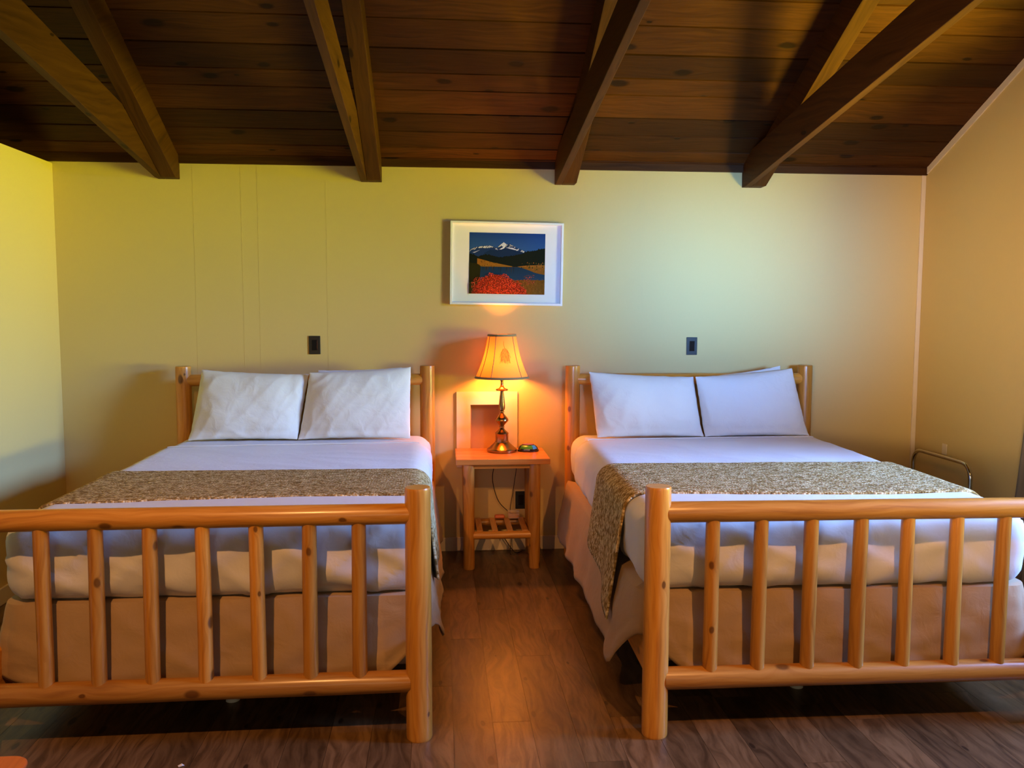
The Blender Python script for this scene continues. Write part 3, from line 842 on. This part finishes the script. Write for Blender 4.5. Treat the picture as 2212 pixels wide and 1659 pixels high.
for k in range(4):
    x = 0.214 + k*.092
    mb = MB(); mb.box(x, x+.036, -.395, -.075, .222, .234, R.random(), 1); loc_(mb).build('shelf_slat', MAT['log'], ns, bevel=.002)

# ------------------------------------------------------------------ table lamp
LXc, LYc, LZ0 = 0.382, -0.155, 0.678
tl = thing('table_lamp', 'lit brass table lamp with a bell shade on the nightstand', 'lamp', (LXc, LYc, LZ0))
k = .00109*0.985
def yz(yzm): return (890-yzm)*k
prof = [(0, 890), (86, 890), (88, 886), (88, 876), (82, 869), (76, 866), (44, 836), (41, 832), (41, 828), (38, 826), (38, 786), (40, 783), (38, 778), (20, 762), (15, 754), (13, 750), (16, 746), (16, 742), (13, 739), (20, 728), (36, 711), (39, 706), (38, 698), (30, 686), (14, 668), (10, 662), (14, 657), (14, 652), (10, 648), (17, 643), (18, 637), (19, 630), (18, 610), (14, 570), (10, 538), (11, 533), (34, 530), (37, 526), (35, 521), (20, 517), (12, 508), (9, 496), (8, 478), (11, 474), (11, 440), (0, 440)]
mb = MB(); mb.lathe([(r_*k, yz(y_)) for r_, y_ in prof], 0, 0, 48); mb.build('lamp_base', MAT['brass'], tl, smooth=35)
mb = MB()
zt_, zb_ = yz(203), yz(455)
nseg = 96; rb, rt_ = 158*k, 81*k; NP = 8; ph = PI/8*0.72+0.02
def shade_r(t, a):
    """bell profile with eight slightly flattened panels"""
    r_ = rb + (rt_-rb)*(t**0.86 if t > 0 else 0)
    r_ -= .008*math.sin(t*PI)
    m_ = ((a-ph) % (2*PI/NP)) - PI/NP
    return r_*(.992 + .008*(abs(m_)/(PI/NP))**2)
rows = 24
for i in range(rows+1):
    t_ = i/rows
    for q in range(nseg):
        a = 2*PI*q/nseg; r_ = shade_r(t_, a); mb.v.append((r_*math.cos(a), r_*math.sin(a), zb_+(zt_-zb_)*t_))
for i in range(rows):
    for q in range(nseg):
        q2 = (q+1) % nseg; mb.face([i*nseg+q, i*nseg+q2, (i+1)*nseg+q2, (i+1)*nseg+q])
sh = mb.build('lamp_shade', MAT['shade'], tl, smooth=60)
# braid at top, bottom and panel seams
mb = MB()
for t_, rr_, zz_ in ((0, .004, 0), (1, .004, 0)):
    for dz_ in (0, .005, .009):
        tt = t_ + (dz_/(zt_-zb_))*(1 if t_ == 0 else -1)
        mb.tube([((shade_r(tt, 2*PI*q/nseg)+.001)*math.cos(2*PI*q/nseg), (shade_r(tt, 2*PI*q/nseg)+.001)*math.sin(2*PI*q/nseg), zb_+(zt_-zb_)*tt) for q in range(nseg+1)], rr_*.75, 6, False)
for dg in (-61, -28, 44, 100, 150, 200, 243):
    a = -PI/2 + math.radians(dg)
    mb.tube([((shade_r(i/20, a)+.0008)*math.cos(a), (shade_r(i/20, a)+.0008)*math.sin(a), zb_+(zt_-zb_)*i/20) for i in range(21)], .0024, 6, False)
mb.build('braid', MAT['trim_cloth'], sh, smooth=60)
# pine cone embroidered on the front panel
mb = MB(); a_c = -PI/2 + .10
def on_shade(u, z, lift=.0016):
    t_ = (z-zb_)/(zt_-zb_); r_ = shade_r(t_, a_c)+lift; a = a_c + u/r_
    return (r_*math.cos(a), r_*math.sin(a), z)
zc0, zc1 = zt_-.172, zt_-.085
for row in range(11):
    f = row/10; zz = zc1 - f*(zc1-zc0)*.80
    hw_ = .006 + .0215*math.sin(min(1, f*1.25+.12)*PI*.62)
    n_ = 3+int(hw_*260)
    for q in range(n_+1):
        u0 = -hw_ + 2*hw_*q/n_ + R.uniform(-.0012, .0012); zj = zz + R.uniform(-.003, .003)
        dl = .011+.010*f*R.uniform(.6, 1.2); sl = R.uniform(-.003, .003) + u0*.22
        mb.tube([on_shade(u0*.8, zj+.003), on_shade(u0+sl*.5, zj-dl*.5, .0022), on_shade(u0+sl, zj-dl)], .00065, 5, False)
mb.tube([on_shade(-.006*math.sin(q*.3), zc1+.002+.045*q/8, .0012) for q in range(9)], .0009, 5, False)
mo = mb.build('pine_cone', MAT['motif'], sh); mo['label'] = 'dark green pine cone embroidered on the shade'
# bulb
bulb_m, nt, b = new_mat('bulb_glow'); b.inputs['Emission Color'].default_value = (1.0, 0.55, 0.16, 1); b.inputs['Emission Strength'].default_value = 6
mb = MB(); zb0 = yz(440)
mb.lathe([(0.001, zb0), (.013, zb0), (.014, zb0+.02), (.024, zb0+.045), (.026, zb0+.06), (.022, zb0+.076), (.011, zb0+.085), (0.001, zb0+.087)], 0, 0, 24)
bo = mb.build('bulb', bulb_m, tl, smooth=60)
bd = bpy.data.lights.new('bulb_light', 'POINT'); bd.energy = 84; bd.color = (1.0, 0.29, 0.03); bd.shadow_soft_size = .040
bl_ = bpy.data.objects.new('bulb_light', bd); col.objects.link(bl_); bl_.location = (0, 0, zb0+.06); bl_.parent = tl
bo.visible_shadow = True
bo.hide_render = False

# ------------------------------------------------------------------ alarm clock
ck = thing('alarm_clock', 'small black domed alarm clock with green and blue face on the nightstand', 'clock', (0.549, -0.150, .678), -.1)
mb = MB()
def dome(nx_, ny_, sx_, sy_, sz_, z0_, a0=-PI, a1=PI, e0=0, e1=PI/2, p=.8):
    b = len(mb.v)
    for i in range(nx_+1):
        for j in range(ny_+1):
            a = a0+(a1-a0)*i/nx_; e = e0+(e1-e0)*j/ny_
            ce = math.cos(e)**p if math.cos(e) > 1e-6 else 0; se = math.sin(e)
            mb.v.append((sx_*ce*math.cos(a), sy_*ce*math.sin(a), z0_+sz_*se))
    for i in range(nx_):
        for j in range(ny_):
            q = b+i*(ny_+1)+j; mb.face([q, q+ny_+1, q+ny_+2, q+1])
mb.lathe([(0.001, 0), (.066, 0), (.069, .004), (.068, .010), (.062, .012)], 0, 0, 48)
mb.v = [(x, y*.82, z) for x, y, z in mb.v]
dome(48, 12, .063, .051, .036, .011)
mb.build('clock_case', MAT['black_gloss'], ck, smooth=50)
mb = MB(); dome(16, 6, .0645, .0525, .0368, .011, -PI*.80, -PI*.34, .22, .90); mb.build('display', MAT['clock_green'], ck, smooth=80)
mb = MB(); dome(8, 6, .0647, .0527, .0369, .011, -PI*.335, -PI*.16, .22, .90); o = mb.build('display', MAT['clock_blue'], ck, smooth=80); o['label'] = 'blue right end of the clock face'
mb = MB(); dome(24, 6, .066, .054, .038, .011, -PI, PI, 1.05, PI/2-.001); mb.build('snooze_button', MAT['clock_top'], ck, smooth=80)
mb = MB()
for q in range(7):
    a = -PI*.62 + q*.085
    x, y = .0645*math.cos(a), .0530*math.sin(a); mb.box(x-.0012, x+.0012, y-.001, y+.001, .0125, .0165)
mb.build('button_marks', MAT['white_plastic'], ck, smooth=0)

# cords and small things at the back of the nightstand
def spl(P, n=10):
    P = [Vector(p) for p in P]; out = []
    for i in range(len(P)-1):
        p0 = P[max(i-1, 0)]; p1 = P[i]; p2 = P[i+1]; p3 = P[min(i+2, len(P)-1)]
        for q in range(n):
            t = q/n; out.append(.5*((2*p1)+(-p0+p2)*t+(2*p0-5*p1+4*p2-p3)*t*t+(-p0+3*p1-3*p2+p3)*t**3))
    out.append(P[-1]); return out
mb = MB(); mb.tube(spl([(.40, -.012, .67), (.372, -.025, .63), (.335, -.03, .53), (.335, -.03, .44), (.37, -.03, .33), (.435, -.035, .262), (.47, -.028, .24)]), .0026, 8)
mb.tube(spl([(.46, -.03, .24), (.36, -.045, .16), (.40, -.05, .10), (.455, -.06, .02), (.48, -.09, .004), (.52, -.06, .004)]), .0026, 8)
tag(mb.build('power_cord', MAT['cord']), 'dark power cord looping left behind the nightstand', 'cord')
mb = MB(); mb.tube(spl([(.505, -.055, .645), (.497, -.035, .62), (.48, -.028, .50), (.462, -.028, .38), (.446, -.03, .27), (.455, -.035, .16), (.45, -.05, .06), (.44, -.12, .004), (.47, -.13, .004)]), .0024, 8)
tag(mb.build('power_cord', MAT['cord']), 'dark power cord hanging straight down from the alarm clock', 'cord')
mb = MB(); mb.tube([(.42, -.10, .6840), (.44, -.115, .682), (.463, -.13, .684)], .002, 6)
tag(mb.build('power_cord', MAT['cord']), 'short cord on the nightstand between lamp foot and alarm clock', 'cord')

mb = rounded_box(.033, .022, .012, .011, 10, 8, 6); o = mb.build('plastic_case', MAT['orange_plastic'], None, smooth=80); o.location = (.372, -.10, .247)
tag(o, 'small rounded orange case on the nightstand shelf, left of the clear box', 'case')
cb = thing('plastic_box', 'small clear plastic box at the back right of the nightstand shelf', 'box', (.462, -.098, .2345))
mb = MB()
for a in ((-.036, .036, -.018, .018, 0, .002), (-.036, -.034, -.018, .018, .002, .045), (.034, .036, -.018, .018, .002, .045), (-.034, .034, -.018, -.016, .002, .03), (-.034, .034, .016, .018, .002, .045)): mb.box(*a)
mb.build('tray', MAT['clear'], cb, smooth=0)
mb = MB(); mb.box(-.030, .030, -.014, .014, .0025, .016); mb.build('contents', MAT['orange_plastic'], cb, smooth=0, bevel=.003)
mb = MB(); mb.tube([(-.036, -.018, .046), (.036, -.018, .046), (.036, .018, .046), (-.036, .018, .046), (-.036, -.018, .046)], .0013, 6); mb.build('rim', MAT['white_plastic'], cb)

# ------------------------------------------------------------------ wall plates and outlets
def plate(x, z, kind, label, cat):
    t = thing('light_switch' if kind == 'switch' else 'wall_outlet', label, cat, (x, -.0005, z))
    mb = MB(); mb.box(-.036, .036, -.006, 0, -.058, .058); mb.build('cover_plate', MAT['black'], t, smooth=0, bevel=.003)
    if kind == 'switch':
        mb = MB(); mb.box(-.017, .017, -.010, -.005, -.033, .033, mat=Matrix.Rotation(math.radians(2.5), 4, 'X')); mb.build('rocker', MAT['black_gloss'], t, smooth=0, bevel=.002)
    else:
        mb = MB(); mb.box(-.017, .017, -.008, -.005, -.033, .033); mb.build('socket', MAT['black_gloss'], t, smooth=0, bevel=.002)
    return t
plate(-.7925, 1.345, 'switch', 'black rocker switch plate on the wall above the left bed', 'switch')
plate(1.641, 1.3355, 'switch', 'black rocker switch plate on the wall above the right bed', 'switch')
plate(.518, .330, 'outlet', 'black wall outlet low behind the nightstand', 'outlet')
mb = MB(); mb.box(XR-.006, XR-.0005, -.375, -.325, .655, .725); o = mb.build('wall_outlet', MAT['trim'], smooth=0, bevel=.003)
tag(o, 'cream outlet plate on the right wall above the chrome rail', 'outlet')

# niche in the wall behind the lamp
nc = thing('wall_niche', 'cream framed recess in the wall behind the lamp', 'niche', (.296, 0, .55))
mb = MB()
for a, b_, c, d in ((.100, NX0, .553, 1.044), (NX1, .493, .553, 1.044), (NX0, NX1, NZ1, 1.044), (NX0, NX1, .553, NZ0)): mb.box(a-.296, b_-.296, -.014, -.0005, c-.55, d-.55)
mb.build('surround', MAT['niche'], nc, smooth=0)
mb = MB()
a, b_, c, d = NX0-.296+.0005, NX1-.296-.0005, NZ0-.55+.0005, NZ1-.55-.0005
mb.box(a, b_, .080, .085, c, d); mb.box(a, a+.004, 0, .08, c, d); mb.box(b_-.004, b_, 0, .08, c, d); mb.box(a, b_, 0, .08, c, c+.004); mb.box(a, b_, 0, .08, d-.004, d)
mb.build('recess_box', MAT['recess'], nc, smooth=0)

# ------------------------------------------------------------------ framed picture
pc = thing('framed_picture', 'white framed mountain lake photograph on the wall above the lamp', 'picture', (.422, -.001, 1.861))
pc.rotation_euler = (0, math.radians(.75), 0)
PWd, PHt = .720, .524
fwid = .014
mb = MB()
hx, hz = PWd/2, PHt/2
for a, b_, c, d in ((-hx, -hx+fwid, -hz, hz), (hx-fwid, hx, -hz, hz), (-hx+fwid, hx-fwid, hz-fwid, hz), (-hx+fwid, hx-fwid, -hz, -hz+fwid)): mb.box(a, b_, -.034, 0, c, d)
mb.build('frame', MAT['white_frame'], pc, smooth=0, bevel=.0015)
mb = MB(); mb.box(-hx+fwid-.002, hx-fwid+.002, -.012, -.006, -hz+fwid-.002, hz-fwid+.002); mb.build('mat_board', MAT['mat_board'], pc, smooth=0)
# the print: a mountain above a lake with autumn bushes, drawn as flat inks on one sheet
PX0, PX1 = -.239, .245; PZ0, PZ1 = -.192, .194
mb = MB(); lay = [0]
def ink(pts, c, rnd=0):
    lay[0] += 1; y = -.0124 - lay[0]*.000012
    b = len(mb.v)
    for X_, Y_ in pts:
        u_ = min(1, max(0, (X_-485)/1092)); v_ = min(1, max(0, (Y_-350)/885))
        mb.v.append((PX0+(PX1-PX0)*u_, y, PZ1-(PZ1-PZ0)*v_))
    mb.face([b+i for i in range(len(pts))], None, c=c)
def jag(pts, amp, step=14):
    out = []
    for i in range(len(pts)-1):
        (x0, y0), (x1, y1) = pts[i], pts[i+1]; n_ = max(1, int(abs(x1-x0)/step))
        for q in range(n_): t_ = q/n_; out.append((x0+(x1-x0)*t_, y0+(y1-y0)*t_+R.uniform(-amp, amp)))
    out.append(pts[-1]); return out
def under(pts, yb): return pts + [(pts[-1][0], yb), (pts[0][0], yb)]
for q in range(12):
    y_ = 350+q*28; f = q/11
    ink([(485, y_), (1577, y_), (1577, y_+29), (485, y_+29)], (.012+.02*f, .05+.06*f, .24+.05*f))
mtn = [(485, 604), (560, 565), (620, 548), (700, 538), (780, 532), (830, 548), (880, 566), (925, 520), (980, 482), (1020, 512), (1060, 502), (1130, 540), (1200, 575), (1310, 615), (1380, 650)]
ink(under(jag(mtn, 4), 760), (.012, .035, .12))
for q in range(46):
    x0 = R.uniform(500, 1290)
    yt = next(a[1]+(b2[1]-a[1])*(x0-a[0])/(b2[0]-a[0]) for a, b2 in zip(mtn, mtn[1:]) if a[0] <= x0 <= b2[0])
    l_ = R.uniform(12, 46); w_ = R.uniform(4, 14)
    g_ = R.uniform(.30, .75)
    ink([(x0-w_*.3, yt+4), (x0+w_, yt+2+R.uniform(0, 10)), (x0-l_*.6+w_*.5, yt+l_), (x0-l_, yt+l_+R.uniform(0, 8))], (g_*.9, g_*.95, g_))
ink([(932, 520), (978, 483), (1020, 514), (990, 550), (960, 545)], (.6, .65, .75))
ink([(840, 560), (900, 598), (960, 560), (1010, 520), (985, 570), (900, 606)], (.72, .75, .85))
ink([(1010, 560), (1100, 560), (1200, 600), (1140, 592), (1060, 575)], (.6, .65, .78))
ink([(530, 640), (640, 600), (620, 612), (560, 645)], (.35, .42, .6)); ink([(830, 662), (890, 630), (880, 645), (845, 668)], (.4, .45, .6))
ink(under(jag([(700, 640), (780, 600), (880, 600), (1000, 575), (1100, 590), (1200, 610), (1320, 640)], 6), 760), (.008, .025, .075))
ink(under(jag([(485, 650), (560, 672), (620, 700), (700, 665), (780, 668), (900, 700), (1000, 690), (1150, 665), (1260, 640), (1300, 610), (1420, 600), (1480, 572), (1577, 568)], 9, 9), 850), (.006, .010, .006))
ink([(600, 722), (700, 745), (830, 780), (1000, 810), (1110, 830), (1090, 842), (660, 838), (600, 800)], (.28, .12, .012))
ink([(1180, 832), (1320, 812), (1577, 800), (1577, 940), (1450, 925), (1350, 885), (1240, 850)], (.26, .11, .015))
bank = [(840, 1200), (850, 1240), (885, 1350), (925, 1450), (945, 1577), (1100, 1577)]
def bx(y_):
    for (ya, xa), (yb, xb) in zip(bank, bank[1:]):
        if ya <= y_ <= yb: return xa+(xb-xa)*(y_-ya)/(yb-ya)
    return 1577
ink([(485, 838), (1577, 838), (1577, 1236), (485, 1236)], (.20, .085, .012))
for q in range(60):
    x_, y_ = R.uniform(1200, 1577), R.uniform(765, 905)
    if y_ > 845 and x_ < 1300: continue
    s_ = R.uniform(4, 11); c = R.choice([(.10, .07, .008), (.04, .05, .008), (.30, .10, .02), (.02, .02, .006)])
    ink([(x_-s_, y_+s_), (x_, y_-s_*1.4), (x_+s_, y_+s_)], c)
for q in range(40):
    x_, y_ = R.uniform(620, 900), R.uniform(735, 835)
    if y_ < 722+(x_-600)*.2: continue
    s_ = R.uniform(3, 9); ink([(x_-s_, y_+s_), (x_, y_-s_*1.6), (x_+s_, y_+s_)], R.choice([(.05, .04, .006), (.30, .16, .02), (.12, .06, .01)]))
for q in range(13):
    y_ = 840+q*15; f = q/12
    ink([(640, y_), (bx(y_), y_), (bx(y_+16), y_+16), (640, y_+16)], (.008+.008*f, .03+.02*f, .07+.035*f))
for q in range(14):
    x_ = R.uniform(660, 1150); ink([(x_, 842), (x_+R.uniform(4, 18), 842), (x_+6, 842+R.uniform(40, 110))], R.choice([(.05, .03, .012), (.012, .012, .010), (.008, .02, .03)]))
ink(jag([(485, 780), (600, 800), (650, 850), (640, 1000), (600, 1240)], 6) + [(485, 1240)], (.018, .018, .003))
ink(under(jag([(485, 1080), (640, 1050), (800, 1020), (1140, 1030), (1300, 1022), (1577, 1020)], 8), 1236), (.17, .075, .010))
for q in range(330):
    x_, y_ = R.uniform(1100, 1577), R.uniform(1030, 1230); ink([(x_, y_), (x_+R.uniform(2, 5), y_), (x_+R.uniform(-6, 6), y_-R.uniform(14, 40))], R.choice([(.26, .12, .015), (.10, .045, .006), (.34, .17, .03), (.05, .03, .006)]))
ink([(485, 1090), (600, 1050), (700, 1240), (485, 1240)], (.03, .03, .006))
ink(jag([(520, 1236), (560, 1130), (620, 1060), (700, 1000), (800, 962), (870, 950), (960, 985), (1060, 1010), (1150, 1060), (1240, 1110), (1310, 1180), (1330, 1236)], 9), (.16, .022, .008))
for q in range(2600):
    x_ = R.gauss(910, 230)
    if not 520 < x_ < 1310: continue
    top = 940 + ((x_-860)/420)**2*190 + 20*math.sin(x_*.03)
    y_ = top + R.random()*(1228-top)
    if y_ > 1228: y_ = R.uniform(top, 1228)
    s_ = R.uniform(3, 8.5); a_ = R.uniform(0, 6)
    c = R.choice([(.62, .045, .012), (.75, .075, .02), (.45, .03, .01), (.80, .13, .05), (.22, .03, .01), (.08, .03, .01)])
    ink([(x_+s_*math.cos(a_+h_*2.1), min(1234, y_+s_*math.sin(a_+h_*2.1))) for h_ in range(3)], c)
for q in range(90):
    x_, y_ = R.gauss(1340, 38), R.uniform(955, 1090); s_ = R.uniform(3, 8)
    ink([(x_-s_, y_+s_), (x_, y_-s_), (x_+s_, y_+s_)], R.choice([(.55, .06, .05), (.35, .05, .03), (.12, .04, .02)]))
mb.build('photo_print', MAT['print'], pc, smooth=0)

# ------------------------------------------------------------------ curtain, chrome rail, corner of a table
mb = MB(); nz_, ny_ = 40, 90
for j in range(nz_+1):
    z = .10 + (2.25-.10)*j/nz_
    yl = -1.10 - .17*max(0, min(1, (z-.35)/1.5))
    yr = -1.62 - .05*(z/2.2)
    for i in range(ny_+1):
        f = i/ny_; y = yl+(yr-yl)*f
        x = XR-.085 + .030*math.sin(f*PI*11 + .4*math.sin(z*1.3)) * (1-.2*z/2.2)
        mb.v.append((x, y, z))
for j in range(nz_):
    for i in range(ny_):
        a = j*(ny_+1)+i; mb.face([a, a+1, a+ny_+2, a+ny_+1])
tag(mb.build('curtain', MAT['curtain'], smooth=80, solid=.003), 'taupe curtain hanging on the right wall at the edge of the picture', 'curtain')
cr = thing('curtain_rod', 'dark curtain rod above the side window', 'curtain rod', (XR-.085, -2.35, 2.41))
mb = MB(); mb.tube([(0, -1.05, 0), (0, 1.1, 0)], .011, 12); mb.build('rod', MAT['black'], cr)
for y in (-.95, .98):
    mb = MB(); mb.tube([(0, y, 0), (.0845, y, 0)], .007, 8); mb.build('bracket', MAT['black'], cr)

def rail_pts(y0, y1, x, z0, z1, r):
    P = [(x, y0, z0)]
    for q in range(9):
        a = PI/2*q/8; P.append((x, y0-r+r*math.cos(a), z1-r+r*math.sin(a)))
    for q in range(9):
        a = PI/2*q/8; P.append((x, y1+r-r*math.sin(a), z1-r+r*math.cos(a)))
    P.append((x, y1, z0)); return P
rl = thing('folding_cot', 'chrome tube frame standing between the right bed and the right wall', 'metal frame', (3.09, -.475, 0))
mb = MB(); mb.tube(rail_pts(.295, -.305, 0, 0.0, .668, .085), .0125, 14); mb.build('end_hoop', MAT['chrome'], rl, smooth=60)
mb = MB(); mb.tube([(0, .295, .25), (0, -.305, .25)], .010, 12); mb.build('cross_bar', MAT['chrome'], rl, smooth=60)
mb = MB(); mb.tube([(0, .295, .45), (0, -.305, .45)], .010, 12); mb.build('cross_bar', MAT['chrome'], rl, smooth=60)

ct = thing('side_table', 'reddish wooden table top with a rounded corner, cut off at the lower left', 'table', (-1.375, -3.65, 0))
def rrect(x0, x1, y0, y1, r, n=10):
    P = []
    for cx, cy, a0 in ((x1-r, y1-r, 0), (x0+r, y1-r, PI/2), (x0+r, y0+r, PI), (x1-r, y0+r, 1.5*PI)):
        for q in range(n+1): a = a0+PI/2*q/n; P.append((cx+r*math.cos(a), cy+r*math.sin(a)))
    return P
mb = MB(); P = rrect(-.36, .36, -.36, .36, .05); n = len(P)
mb.v = [(x, y, .425) for x, y in P] + [(x, y, .45) for x, y in P]
mb.face(list(range(n))[::-1], [P[q] for q in range(n)][::-1]); mb.face([n+q for q in range(n)], [P[q] for q in range(n)])
for q in range(n): mb.face([q, (q+1) % n, n+(q+1) % n, n+q], [(q*.02, 0), (q*.02+.02, 0), (q*.02+.02, .02), (q*.02, .02)])
mb.build('table_top', MAT['red_wood'], ct, bevel=.006)
for sx in (-1, 1):
    for sy in (-1, 1):
        mb = MB(); mb.box(sx*.29-.02, sx*.29+.02, sy*.29-.02, sy*.29+.02, 0, .425, .5, 2); mb.build('leg', MAT['red_wood'], ct, smooth=0, bevel=.004)

# scrap of paper on the floor
mb = MB(); mb.v = [(0, 0, .0015), (.012, .003, .004), (.016, .011, .0015), (.006, .014, .006), (-.006, .009, .0015)]; mb.face([0, 1, 2, 3, 4])
o = mb.build('paper_scrap', MAT['white_frame'], smooth=0, solid=.001); o.location = (-.90, -2.56, 0)
tag(o, 'tiny white scrap lying on the floor in front of the left bed', 'scrap')
